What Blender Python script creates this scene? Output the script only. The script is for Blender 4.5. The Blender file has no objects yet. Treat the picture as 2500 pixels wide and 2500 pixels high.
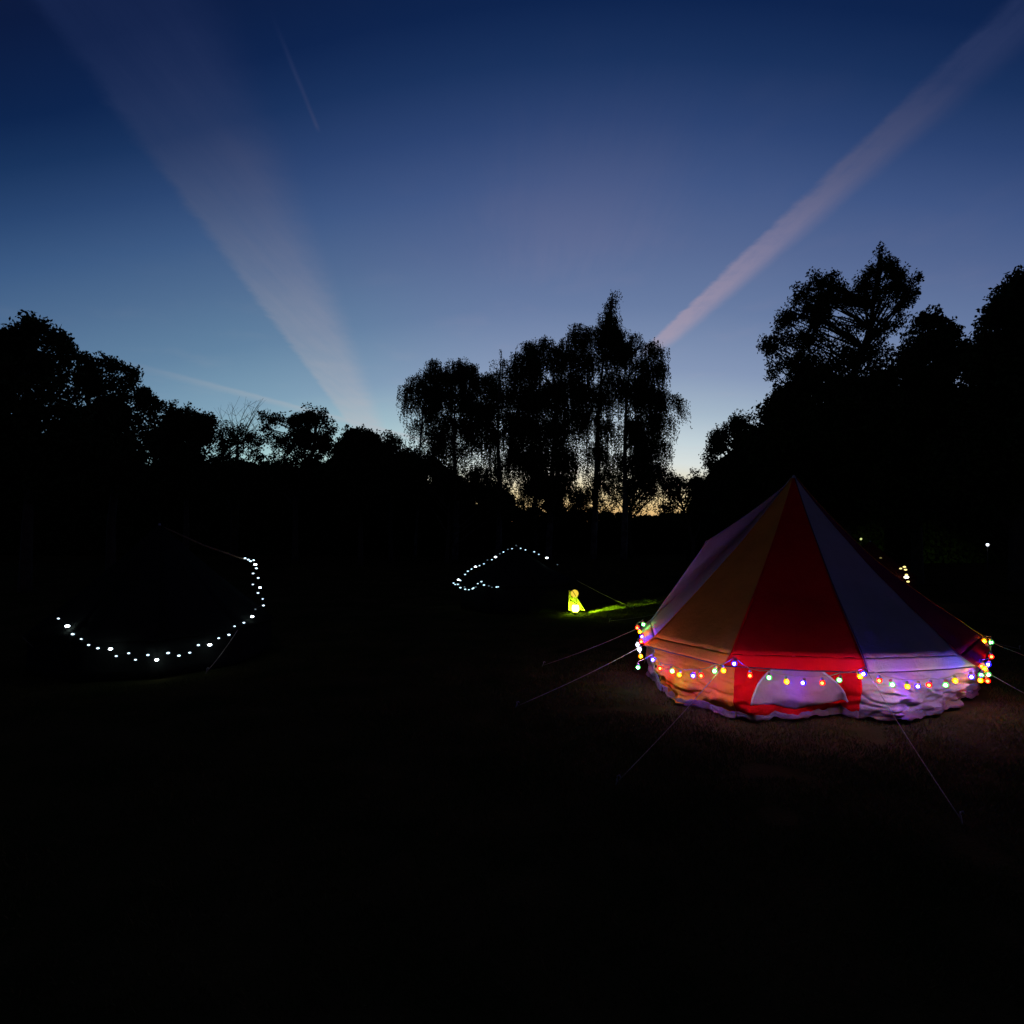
import bpy, bmesh, math, random
import numpy as np
from mathutils import Vector, noise

random.seed(7)
rng = np.random.default_rng(7)
SC = bpy.context.scene
COL = SC.collection

# ------------------------------------------------------------------ camera
F = 1490.0            # focal length in units of the 2500 px frame
CX, HY = 1250.0, 1270.0   # image centre column, horizon row
EYE = 1.75
cam = bpy.data.cameras.new('camera')
cam.sensor_width = 36.0
cam.lens = F / 2500.0 * 36.0
cam.shift_y = (HY - 1250.0) / 2500.0
cam.clip_start = 0.05
cam.clip_end = 3000.0
camo = bpy.data.objects.new('camera', cam)
COL.objects.link(camo)
camo.location = (0, 0, EYE)
camo.rotation_euler = (math.radians(90), 0, 0)
SC.camera = camo

SC.view_settings.view_transform = 'Standard'
SC.view_settings.look = 'None'
SC.view_settings.exposure = 0.0
SC.view_settings.gamma = 1.0
SC.view_settings.use_curve_mapping = False
SC.render.engine = 'CYCLES'
SC.cycles.use_denoising = True
SC.cycles.max_bounces = 8
SC.cycles.transparent_max_bounces = 16
SC.cycles.use_light_tree = True
SC.cycles.sample_clamp_indirect = 4.0
SC.cycles.caustics_reflective = False
SC.cycles.caustics_refractive = False


def lin(c):
    r = []
    for v in c:
        v = v / 255.0
        r.append(v / 12.92 if v <= 0.04045 else ((v + 0.055) / 1.055) ** 2.4)
    return (r[0], r[1], r[2], 1.0)


# ------------------------------------------------------------------ dusk sky
world = bpy.data.worlds.new('World')
SC.world = world
world.use_nodes = True
NT = world.node_tree
NT.nodes.clear()


class G:
    """tiny helper to write node maths"""
    def __init__(s, nt):
        s.nt = nt

    def node(s, t, **kw):
        n = s.nt.nodes.new(t)
        for k, v in kw.items():
            setattr(n, k, v)
        return n

    def put(s, sock, v):
        if isinstance(v, bpy.types.NodeSocket):
            s.nt.links.new(v, sock)
        elif v is not None:
            sock.default_value = v

    def m(s, op, a, b=None, c=None, clamp=False):
        n = s.node('ShaderNodeMath', operation=op)
        n.use_clamp = clamp
        s.put(n.inputs[0], a)
        if b is not None:
            s.put(n.inputs[1], b)
        if c is not None:
            s.put(n.inputs[2], c)
        return n.outputs[0]

    def ss(s, x, a, b):
        n = s.node('ShaderNodeMapRange')
        n.interpolation_type = 'SMOOTHSTEP'
        s.put(n.inputs[0], x)
        n.inputs[1].default_value = a
        n.inputs[2].default_value = b
        n.inputs[3].default_value = 0.0
        n.inputs[4].default_value = 1.0
        return n.outputs[0]

    def ramp(s, x, stops):
        n = s.node('ShaderNodeValToRGB')
        cr = n.color_ramp
        while len(cr.elements) > 1:
            cr.elements.remove(cr.elements[-1])
        cr.elements[0].position = stops[0][0]
        cr.elements[0].color = stops[0][1]
        for p, c in stops[1:]:
            e = cr.elements.new(p)
            e.color = c
        s.put(n.inputs[0], x)
        return n.outputs[0]

    def mix(s, f, a, b):
        n = s.node('ShaderNodeMix', data_type='RGBA')
        s.put(n.inputs[0], f)
        s.put(n.inputs[6], a)
        s.put(n.inputs[7], b)
        return n.outputs[2]

    def noise(s, vec, scale, detail=3.0, rough=0.5):
        n = s.node('ShaderNodeTexNoise')
        if vec is not None:
            s.put(n.inputs['Vector'], vec)
        n.inputs['Scale'].default_value = scale
        n.inputs['Detail'].default_value = detail
        n.inputs['Roughness'].default_value = rough
        return n.outputs['Fac']


g = G(NT)
tc = g.node('ShaderNodeTexCoord')
sep = g.node('ShaderNodeSeparateXYZ')
NT.links.new(tc.outputs['Generated'], sep.inputs[0])
dx, dy, dz = sep.outputs[0], sep.outputs[1], sep.outputs[2]
GLOW_AZ = math.radians(5.0)      # where the sun went down, a little right of straight ahead
hor = g.m('SQRT', g.m('ADD', g.m('MULTIPLY', dx, dx), g.m('MULTIPLY', dy, dy)))
dotg = g.m('ADD', g.m('MULTIPLY', dx, math.sin(GLOW_AZ)), g.m('MULTIPLY', dy, math.cos(GLOW_AZ)))
cosaz = g.m('DIVIDE', dotg, g.m('MAXIMUM', hor, 1e-4))
elev = g.m('MULTIPLY', g.m('ARCSINE', g.m('MAXIMUM', dz, 0.0)), 180 / math.pi)
w1 = g.m('MULTIPLY', g.m('SUBTRACT', 1.0, cosaz), 48.0)
w2 = g.m('MULTIPLY', w1, g.m('MINIMUM', 1.0, g.m('MULTIPLY_ADD', elev, 0.016, 0.55)))
eff = g.m('DIVIDE', g.m('ADD', elev, w2), 90.0)
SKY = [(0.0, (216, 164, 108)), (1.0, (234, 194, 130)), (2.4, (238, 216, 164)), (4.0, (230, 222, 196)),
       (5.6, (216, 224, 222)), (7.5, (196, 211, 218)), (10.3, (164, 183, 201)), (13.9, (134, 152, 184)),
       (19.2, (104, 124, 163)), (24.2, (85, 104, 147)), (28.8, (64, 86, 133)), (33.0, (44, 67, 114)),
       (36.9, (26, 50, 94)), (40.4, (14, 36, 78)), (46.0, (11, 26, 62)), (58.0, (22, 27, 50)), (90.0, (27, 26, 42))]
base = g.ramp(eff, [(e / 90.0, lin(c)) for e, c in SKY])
TRAIL = [(2.0, (232, 214, 196)), (5.0, (216, 208, 210)), (9.0, (190, 186, 198)), (14.0, (164, 162, 184)),
         (19.2, (141, 139, 168)), (25.0, (112, 115, 150)), (31.0, (78, 87, 125)), (37.0, (42, 57, 98)), (44.0, (25, 40, 80))]
trail_c = g.ramp(eff, [(e / 90.0, lin(c)) for e, c in TRAIL])
# flat layer high above: p = direction / height
zz = g.m('MAXIMUM', dz, 0.03)
pxs = g.m('DIVIDE', dx, zz)
pys = g.m('DIVIDE', dy, zz)
comb = g.node('ShaderNodeCombineXYZ')
g.put(comb.inputs[0], pxs)
g.put(comb.inputs[1], pys)
P2 = comb.outputs[0]
nz_small = g.m('SUBTRACT', g.noise(P2, 9.0, 6.0, 0.65), 0.5)
strc = g.node('ShaderNodeMapping')
strc.inputs['Rotation'].default_value = (0, 0, math.radians(-8))
strc.inputs['Scale'].default_value = (7.0, 0.7, 1.0)
NT.links.new(P2, strc.inputs['Vector'])
nz_str = g.m('SUBTRACT', g.noise(strc.outputs[0], 2.4, 7.0, 0.7), 0.5)
nz_big = g.m('SUBTRACT', g.noise(P2, 2.2, 3.0, 0.5), 0.5)


def band(mslope, a0, w_in, soft_l, soft_r, y0, y0s, y1, y1s, wob=0.03):
    a = g.m('SUBTRACT', pxs, g.m('MULTIPLY', pys, mslope))
    a = g.m('ADD', a, g.m('MULTIPLY', nz_small, wob))
    lft = g.ss(a, a0 - w_in - soft_l, a0 - w_in + soft_l)
    rgt = g.m('SUBTRACT', 1.0, g.ss(a, a0 + w_in - soft_r, a0 + w_in + soft_r))
    st = g.ss(pys, y0 - y0s, y0 + y0s)
    en = g.m('SUBTRACT', 1.0, g.ss(pys, y1 - y1s, y1 + y1s))
    return g.m('MULTIPLY', g.m('MULTIPLY', lft, rgt), g.m('MULTIPLY', st, en))


up = g.ss(dz, 0.02, 0.06)
c = base
# wide old trail on the left
b1 = band(-0.15, -0.58, 0.160, 0.030, 0.09, 0.9, 0.5, 14.0, 4.0, 0.07)
b1 = g.m('MULTIPLY', b1, g.m('ADD', 0.92, g.m('ADD', g.m('MULTIPLY', nz_big, 0.7), g.m('MULTIPLY', nz_str, 0.8))))
c = g.mix(g.m('MULTIPLY', b1, 0.70, clamp=True), c, trail_c)
# short pink trail on the right, ends above the trees
b2 = band(-0.08, 1.112, 0.058, 0.020, 0.055, 0.7, 0.3, 3.55, 0.25, 0.05)
b2 = g.m('MULTIPLY', b2, g.m('ADD', 1.05, g.m('ADD', g.m('MULTIPLY', nz_small, 1.2), g.m('MULTIPLY', nz_str, 1.2))))
c = g.mix(g.m('MULTIPLY', b2, 0.95, clamp=True), c, trail_c)
# its pink flush
c = g.mix(g.m('MULTIPLY', g.m('MULTIPLY', b2, g.ss(pys, 1.6, 3.0)), 0.20, clamp=True), c, (0.40, 0.31, 0.38, 1))
# thin new trail high up on the left
b3 = band(-0.062, -0.40, 0.004, 0.005, 0.005, 1.3, 0.12, 1.56, 0.02, 0.004)
c = g.mix(g.m('MULTIPLY', b3, 0.75), c, trail_c)
# faint trail low on the left
b4 = band(0.36, -3.86, 0.07, 0.12, 0.05, 4.2, 0.7, 8.5, 2.0, 0.10)
c = g.mix(g.m('MULTIPLY', b4, 0.6), c, trail_c)
# soft thin veil straight ahead
d1 = g.m('SUBTRACT', pxs, 0.22)
d2 = g.m('SUBTRACT', pys, 1.95)
rr = g.m('ADD', g.m('MULTIPLY', d1, d1), g.m('MULTIPLY', g.m('MULTIPLY', d2, d2), 0.45))
veil = g.m('SUBTRACT', 1.0, g.ss(g.m('ADD', g.m('SQRT', rr), g.m('ADD', g.m('MULTIPLY', nz_big, 0.45), g.m('MULTIPLY', nz_str, 0.35))), 0.05, 0.50))
c = g.mix(g.m('MULTIPLY', veil, 0.27, clamp=True), c, trail_c)
# overall thin cirrus unevenness
c = g.mix(g.m('MULTIPLY', g.ss(g.m('ADD', nz_big, g.m('MULTIPLY', nz_small, 0.25)), 0.0, 0.35), 0.16), c, trail_c)
bg = g.node('ShaderNodeBackground')
bg.inputs['Strength'].default_value = 1.0
tl = g.m('MULTIPLY', g.m('SUBTRACT', 1.0, g.ss(dx, -0.45, 0.05)), g.m('SUBTRACT', 1.0, g.ss(dz, 0.25, 0.6)))
vm = g.node('ShaderNodeMix', data_type='RGBA', blend_type='MULTIPLY')
g.put(vm.inputs[0], tl)
g.put(vm.inputs[6], c)
vm.inputs[7].default_value = (0.88, 1.13, 0.99, 1)
c = vm.outputs[2]
# land side of the horizon is dark
c = g.mix(g.ss(dz, -0.02, 0.0), (0.002, 0.003, 0.002, 1), c)
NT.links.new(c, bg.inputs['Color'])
wo = g.node('ShaderNodeOutputWorld')
NT.links.new(bg.outputs[0], wo.inputs['Surface'])
world.cycles.sampling_method = 'MANUAL'
world.cycles.sample_map_resolution = 1024

# the last of the afterglow, from where the sun set
sun = bpy.data.lights.new('afterglow', 'SUN')
sun.energy = 0.004
sun.angle = math.radians(20)
sun.color = (1.0, 0.72, 0.45)
suno = bpy.data.objects.new('afterglow', sun)
COL.objects.link(suno)
suno.rotation_euler = (math.radians(87), 0, math.pi - GLOW_AZ)


# ------------------------------------------------------------------ helpers
def U(px, py, Y):
    """point at depth Y that stands at photo position px, py"""
    return Vector(((px - CX) / F * Y, Y, EYE + (HY - py) / F * Y))


def Gz(px, py, z=0.0):
    """point at height z that stands at photo position px, py (below the horizon)"""
    Y = (EYE - z) * F / (py - HY)
    return Vector(((px - CX) / F * Y, Y, z))


def tag(o, label=None, cat=None, group=None, kind=None):
    if label:
        o['label'] = label
    if cat:
        o['category'] = cat
    if group:
        o['group'] = group
    if kind:
        o['kind'] = kind
    return o


def empty(name, loc, label, cat, group=None):
    o = bpy.data.objects.new(name, None)
    COL.objects.link(o)
    o.location = loc
    o.empty_display_size = 0.2
    tag(o, label, cat, group)
    return o


def link(name, me, mat=None, parent=None, smooth=True):
    o = bpy.data.objects.new(name, me)
    COL.objects.link(o)
    if mat and not me.materials:
        me.materials.append(mat)
    if smooth:
        me.shade_smooth()
    if parent is not None:
        # geometry is written in world space; keep it there
        top = parent
        off = Vector((0, 0, 0))
        while top is not None:
            off += top.location
            top = top.parent
        o.parent = parent
        o.location = -off
    return o


def mesh(name, verts, faces, mat=None, parent=None, smooth=True):
    me = bpy.data.meshes.new(name)
    me.from_pydata([tuple(v) for v in verts], [], faces)
    me.update()
    return link(name, me, mat, parent, smooth)


def quads_mesh(name, V, per, mat=None, parent=None):
    """V: (N*per,3) vertices, consecutive groups of `per` make one face"""
    n = len(V) // per
    me = bpy.data.meshes.new(name)
    me.vertices.add(len(V))
    me.vertices.foreach_set('co', np.ascontiguousarray(V, dtype=np.float32).ravel())
    me.loops.add(len(V))
    me.loops.foreach_set('vertex_index', np.arange(len(V), dtype=np.int32))
    me.polygons.add(n)
    me.polygons.foreach_set('loop_start', np.arange(0, n * per, per, dtype=np.int32))
    me.update(calc_edges=True)
    return link(name, me, mat, parent, smooth=False)


class MB:
    def __init__(s):
        s.v, s.f = [], []

    def tube(s, pts, r0, r1=None, n=6, cap=True):
        r1 = r0 if r1 is None else r1
        pts = [Vector(p) for p in pts]
        b = len(s.v)
        up_ = Vector((0.13, 0.31, 0.94))
        for i, p in enumerate(pts):
            d = (pts[min(i + 1, len(pts) - 1)] - pts[max(i - 1, 0)])
            if d.length < 1e-7:
                d = Vector((0, 0, 1))
            d.normalize()
            a = d.cross(up_)
            if a.length < 0.05:
                a = d.cross(Vector((1, 0, 0)))
            a.normalize()
            c_ = d.cross(a)
            r = r0 + (r1 - r0) * i / max(1, len(pts) - 1)
            for k in range(n):
                t = 2 * math.pi * k / n
                s.v.append(p + a * (r * math.cos(t)) + c_ * (r * math.sin(t)))
        for i in range(len(pts) - 1):
            for k in range(n):
                k2 = (k + 1) % n
                s.f.append((b + i * n + k, b + i * n + k2, b + (i + 1) * n + k2, b + (i + 1) * n + k))
        if cap:
            s.f.append(tuple(b + k for k in range(n))[::-1])
            e = b + (len(pts) - 1) * n
            s.f.append(tuple(e + k for k in range(n)))
        return s

    def lathe(s, c_, prof, n=12):
        b = len(s.v)
        for r, z in prof:
            for k in range(n):
                t = 2 * math.pi * k / n
                s.v.append(Vector((c_[0] + r * math.cos(t), c_[1] + r * math.sin(t), c_[2] + z)))
        for i in range(len(prof) - 1):
            for k in range(n):
                k2 = (k + 1) % n
                s.f.append((b + i * n + k, b + i * n + k2, b + (i + 1) * n + k2, b + (i + 1) * n + k))
        s.f.append(tuple(b + k for k in range(n))[::-1])
        e = b + (len(prof) - 1) * n
        s.f.append(tuple(e + k for k in range(n)))
        return s

    def build(s, name, mat, parent=None, smooth=True):
        return mesh(name, s.v, s.f, mat, parent, smooth)


# ------------------------------------------------------------------ materials
def pmat(name, col, rough=0.9, var=None, scale=8.0, bump=0.0, bscale=30.0, spec=0.2):
    m = bpy.data.materials.new(name)
    m.use_nodes = True
    nt = m.node_tree
    b = nt.nodes['Principled BSDF']
    b.inputs['Base Color'].default_value = (*col, 1)
    b.inputs['Roughness'].default_value = rough
    b.inputs['Specular IOR Level'].default_value = spec
    gg = G(nt)
    t = gg.node('ShaderNodeTexCoord')
    if var:
        f = gg.ss(gg.noise(t.outputs['Object'], scale, 5.0, 0.6), 0.3, 0.7)
        nt.links.new(gg.mix(f, (*col, 1), (*var, 1)), b.inputs['Base Color'])
    if bump:
        bp = gg.node('ShaderNodeBump')
        bp.inputs['Strength'].default_value = bump
        bp.inputs['Distance'].default_value = 0.01
        nt.links.new(gg.noise(t.outputs['Object'], bscale, 4.0, 0.6), bp.inputs['Height'])
        nt.links.new(bp.outputs[0], b.inputs['Normal'])
    return m


def canvas_mat(name, col, trans=0.18, var=0.85):
    """woven cotton: diffuse, a little light comes through"""
    m = bpy.data.materials.new(name)
    m.use_nodes = True
    nt = m.node_tree
    nt.nodes.clear()
    gg = G(nt)
    t = gg.node('ShaderNodeTexCoord')
    f = gg.noise(t.outputs['Object'], 3.0, 6.0, 0.65)
    cc = gg.mix(gg.ss(f, 0.35, 0.75), (*col, 1), (col[0] * var, col[1] * var, col[2] * var, 1))
    d = gg.node('ShaderNodeBsdfDiffuse')
    tr = gg.node('ShaderNodeBsdfTranslucent')
    bp = gg.node('ShaderNodeBump')
    bp.inputs['Strength'].default_value = 0.6
    bp.inputs['Distance'].default_value = 0.014
    h = gg.m('ADD', gg.noise(t.outputs['Object'], 260.0, 2.0), gg.m('MULTIPLY', gg.noise(t.outputs['Object'], 9.0, 5.0, 0.7), 3.0))
    nt.links.new(h, bp.inputs['Height'])
    for n in (d, tr):
        nt.links.new(cc, n.inputs['Color'])
        nt.links.new(bp.outputs[0], n.inputs['Normal'])
    mx = gg.node('ShaderNodeMixShader')
    mx.inputs[0].default_value = trans
    nt.links.new(d.outputs[0], mx.inputs[1])
    nt.links.new(tr.outputs[0], mx.inputs[2])
    o = gg.node('ShaderNodeOutputMaterial')
    nt.links.new(mx.outputs[0], o.inputs[0])
    return m


def emit_mat(name, col, strength):
    m = bpy.data.materials.new(name)
    m.use_nodes = True
    nt = m.node_tree
    nt.nodes.clear()
    e = nt.nodes.new('ShaderNodeEmission')
    e.inputs[0].default_value = (*col, 1)
    e.inputs[1].default_value = strength
    o = nt.nodes.new('ShaderNodeOutputMaterial')
    nt.links.new(e.outputs[0], o.inputs[0])
    return m


def shell_mat(name, tint, glow):
    """coloured bulb glass: tints what shines through and is itself lit by the filament"""
    m = bpy.data.materials.new(name)
    m.use_nodes = True
    nt = m.node_tree
    nt.nodes.clear()
    gg = G(nt)
    tp = gg.node('ShaderNodeBsdfTransparent')
    tp.inputs[0].default_value = (*tint, 1)
    e = gg.node('ShaderNodeEmission')
    e.inputs[0].default_value = (*glow, 1)
    e.inputs[1].default_value = 1.0
    ad = gg.node('ShaderNodeAddShader')
    nt.links.new(tp.outputs[0], ad.inputs[0])
    nt.links.new(e.outputs[0], ad.inputs[1])
    o = gg.node('ShaderNodeOutputMaterial')
    nt.links.new(ad.outputs[0], o.inputs[0])
    m.cycles.emission_sampling = 'NONE'
    return m


M_ORANGE = canvas_mat('canvas_orange', (0.85, 0.34, 0.05))
M_RED = canvas_mat('canvas_red', (0.78, 0.012, 0.014))
M_CREAM = canvas_mat('canvas_cream', (0.60, 0.57, 0.54))
M_GREY = canvas_mat('canvas_pale_grey', (0.56, 0.52, 0.56))
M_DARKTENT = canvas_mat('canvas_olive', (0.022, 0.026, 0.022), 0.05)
M_PLUM = canvas_mat('canvas_plum', (0.20, 0.020, 0.075))
M_SHEET = canvas_mat('groundsheet', (0.26, 0.21, 0.24), 0.05)
M_MESH = canvas_mat('window_gauze', (0.50, 0.40, 0.42), 0.3)
M_ZIP = pmat('zip_tape', (0.50, 0.46, 0.44), 0.7)
M_SEAM_SHADE = pmat('seam_and_shade', (0.05, 0.03, 0.05), 0.8)  # dark seam, and the painted shade line under the valance
M_ROPE = pmat('guy_rope', (0.40, 0.36, 0.30), 0.9, (0.22, 0.19, 0.15), 60.0)
M_METAL = pmat('peg_metal', (0.35, 0.35, 0.36), 0.4)
M_WOOD = pmat('pole_wood', (0.25, 0.16, 0.08), 0.7)
M_CABLE = pmat('cable_black', (0.03, 0.03, 0.03), 0.6)
M_CABLEW = pmat('cable_clear', (0.35, 0.35, 0.32), 0.5)
M_PLASTIC = pmat('lamp_plastic', (0.08, 0.08, 0.08), 0.4)
M_LEAF = pmat('leaves_dark', (0.030, 0.045, 0.014), 0.9, (0.055, 0.070, 0.022), 1.5, spec=0.05)
M_LEAF2 = pmat('leaves_birch', (0.038, 0.052, 0.018), 0.9, (0.060, 0.075, 0.025), 1.5, spec=0.05)
M_BARK = pmat('bark', (0.06, 0.045, 0.03), 0.95, (0.10, 0.085, 0.06), 6.0, 0.8, 14.0)
M_BIRCH = pmat('bark_birch', (0.22, 0.21, 0.19), 0.9, (0.05, 0.04, 0.035), 5.0, 0.6, 12.0)
M_GROUND = pmat('meadow', (0.024, 0.030, 0.009), 1.0, (0.060, 0.048, 0.018), 1.3, 1.0, 45.0, 0.0)
M_GRASS = pmat('grass_blades', (0.045, 0.070, 0.018), 0.9, (0.115, 0.100, 0.035), 2.0, spec=0.05)

# ------------------------------------------------------------------ ground
N = 140


def gh(x, y):
    d = math.hypot(x - 1.0, y - 7.0)
    k = min(1.0, max(0.0, (d - 30.0) / 200.0))
    return 0.022 * (noise.noise(Vector((x * 0.35, y * 0.35, 3.1)))) + 0.008 * noise.noise(Vector((x * 1.7, y * 1.7, 0.4))) - 0.02 + 0.0 * k


gx = [-600 * (abs(t) ** 3.2) * (-1 if t < 0 else 1) * -1 for t in np.linspace(-1, 1, N)]
gx = sorted(gx)
gxs = [v for v in gx]
gys = [7 + v for v in gx]
gv = [(x, y, gh(x, y) if abs(x) < 60 and abs(y - 7) < 60 else -0.02) for y in gys for x in gxs]
gf = [(j * N + i, j * N + i + 1, (j + 1) * N + i + 1, (j + 1) * N + i) for j in range(N - 1) for i in range(N - 1)]
tag(mesh('ground', gv, gf, M_GROUND), 'dark mown meadow the tents are pitched on', kind='structure')


# ------------------------------------------------------------------ foliage
def leaf_quads(C, L, W, hang=0.0):
    """pointed leaves: centres C (N,3), lengths L, widths W, random attitudes"""
    n = len(C)
    a = rng.normal(size=(n, 3))
    if hang:
        a[:, 2] = -abs(a[:, 2]) - hang
    a /= np.linalg.norm(a, axis=1)[:, None]
    b = rng.normal(size=(n, 3))
    b -= (b * a).sum(1)[:, None] * a
    b /= np.linalg.norm(b, axis=1)[:, None]
    V = np.empty((n, 4, 3))
    L = np.broadcast_to(L, (n,))[:, None]
    W = np.broadcast_to(W, (n,))[:, None]
    V[:, 0] = C - a * L / 2
    V[:, 1] = C + b * W / 2 - a * L * 0.05
    V[:, 2] = C + a * L / 2
    V[:, 3] = C - b * W / 2 - a * L * 0.05
    return V.reshape(-1, 3)


def sphere_pts(n, inner=0.0):
    d = rng.normal(size=(n, 3))
    d /= np.linalg.norm(d, axis=1)[:, None]
    r = (inner + (1 - inner) * rng.random(n)) ** (1 / 2.2)
    return d * r[:, None]


def curve_pts(a, b, bend=0.15, n=6):
    a, b = Vector(a), Vector(b)
    L = (b - a).length
    off = Vector((random.uniform(-1, 1), random.uniform(-1, 1), random.uniform(-0.2, 1))) * bend * L
    return [a.lerp(b, t) + off * math.sin(math.pi * t) * 0.5 for t in [i / (n - 1) for i in range(n)]]


def tree(name, Y, blobs, base_px, label, density=1.0, leaf=0.11, group=None, cat='tree', clump=0.30, trunk_r=None, depth=0.9, stray=0.05):
    """blobs: (px, py, r[, dens]) foliage masses in photo units, set at depth Y"""
    # fill in between neighbouring masses so that the crown holds together
    extra = []
    for i_, a_ in enumerate(blobs):
        near = sorted((c_ for j_, c_ in enumerate(blobs) if j_ != i_), key=lambda c_: math.hypot(c_[0] - a_[0], c_[1] - a_[1]))[:2 if cat == 'tree' else 1]
        for c_ in near:
            k_ = random.uniform(.35, .65)
            d0, d1 = (a_[3] if len(a_) > 3 else 1.0), (c_[3] if len(c_) > 3 else 1.0)
            extra.append((a_[0] + (c_[0] - a_[0]) * k_ + random.uniform(-5, 5), a_[1] + (c_[1] - a_[1]) * k_ + random.uniform(0, 8), min(a_[2], c_[2]) * 0.8, min(d0, d1) * (0.75 if name == 'ash_tree' else 0.36)))
    blobs = list(blobs) + extra
    bx = (base_px - CX) / F * Y
    root = empty(name, (bx, Y, -0.02), label, cat, group)
    W, R, D = [], [], []
    for b in blobs:
        r = b[2] / F * Y
        yy = Y + random.uniform(-0.5, 0.5) * min(2.0, r * 1.2 + 0.4)
        p = U(b[0], b[1], yy)
        W.append(p)
        R.append(r)
        D.append(b[3] if len(b) > 3 else 1.0)
    ztop = max(p.z + r * 0.4 for p, r in zip(W, R))
    tp = max(zip(W, R), key=lambda q: q[0].z)[0]
    t = MB()
    tr = trunk_r or max(0.10, ztop * 0.022)
    cx = sum(p.x for p in W) / len(W)
    spine = [Vector((bx, Y, -0.15)), Vector((bx + random.uniform(-.1, .1), Y, ztop * 0.25)),
             Vector((bx * .6 + cx * .4, Y + .1, ztop * 0.5)), Vector((bx * .3 + tp.x * .7, Y, ztop * 0.75)), Vector((tp.x, tp.y, tp.z))]
    # smooth spine
    sp = []
    for i in range(4):
        for k in range(4):
            sp.append(spine[i].lerp(spine[i + 1], k / 4.0))
    sp.append(spine[-1])
    t.tube(sp, tr, tr * 0.12, 8)
    C = []
    BIG = [np.zeros((0, 3))]
    for p, r, dd in zip(W, R, D):
        zb = max(0.35, p.z - r - abs(p.x - cx) * 0.7)
        st = min(sp, key=lambda q: abs(q.z - min(zb, ztop * 0.8)))
        t.tube(curve_pts(st, p), min(tr * 0.5, 0.03 + r * 0.03), 0.012, 5)
        ncl = max(4, int((8.5 if name == 'ash_tree' else 8.0) * dd * density * (r / clump) ** 2))
        q = sphere_pts(ncl, 0.25) * rng.uniform(0.75, 1.38, (ncl, 1))
        q[:, 1] *= depth
        re = max(r - 0.09, 0.65 * r)
        sc = np.array([re, re, re])
        cc = np.array(p)[None, :] + q * sc
        for k in range(ncl):
            e = cc[k]
            if k % 2 == 0:
                t.tube(curve_pts(p, e, 0.25, 4), 0.010, 0.004, 3, cap=False)
            cr = clump * random.uniform(0.45, 1.0)
            nl = int(55 * (cr / 0.3) ** 2 * (0.11 / leaf) ** 1.6 * 0.9)
            lp = sphere_pts(nl) * np.array([cr, cr, cr * (1.15 if name == 'ash_tree' else 0.85)])
            C.append(e[None, :] + lp)
        if dd >= 0.95 and (r > 0.42 or dd > 1.05) and name != 'ash_tree':
            nb = int(560 * dd * r * r * (1.0 if r < 0.5 else 1.5))
            k_ = 0.55 if dd < 1.05 else 0.72
            lp = sphere_pts(nb) * np.array([r * k_, r * k_, r * k_])
            BIG.append(np.array(p)[None, :] + lp)
        ns = int(stray * 400 * r)
        if ns:
            lp = sphere_pts(ns, 0.8) * (r * 1.12)
            C.append(np.array(p)[None, :] + lp)
    C = np.concatenate(C)
    C = C[C[:, 2] > 0.1]
    V = leaf_quads(C, leaf * rng.uniform(0.7, 1.4, len(C)), leaf * 0.6 * rng.uniform(0.7, 1.2, len(C)))
    B = np.concatenate(BIG)
    B = B[B[:, 2] > 0.15]
    if len(B):
        V = np.concatenate([V, leaf_quads(B, 0.24 * rng.uniform(0.7, 1.3, len(B)), 0.17 * rng.uniform(0.7, 1.2, len(B)))])
    t.build('trunk', M_BARK, root)
    quads_mesh('crown', V, 4, M_LEAF, root)
    return root


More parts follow.
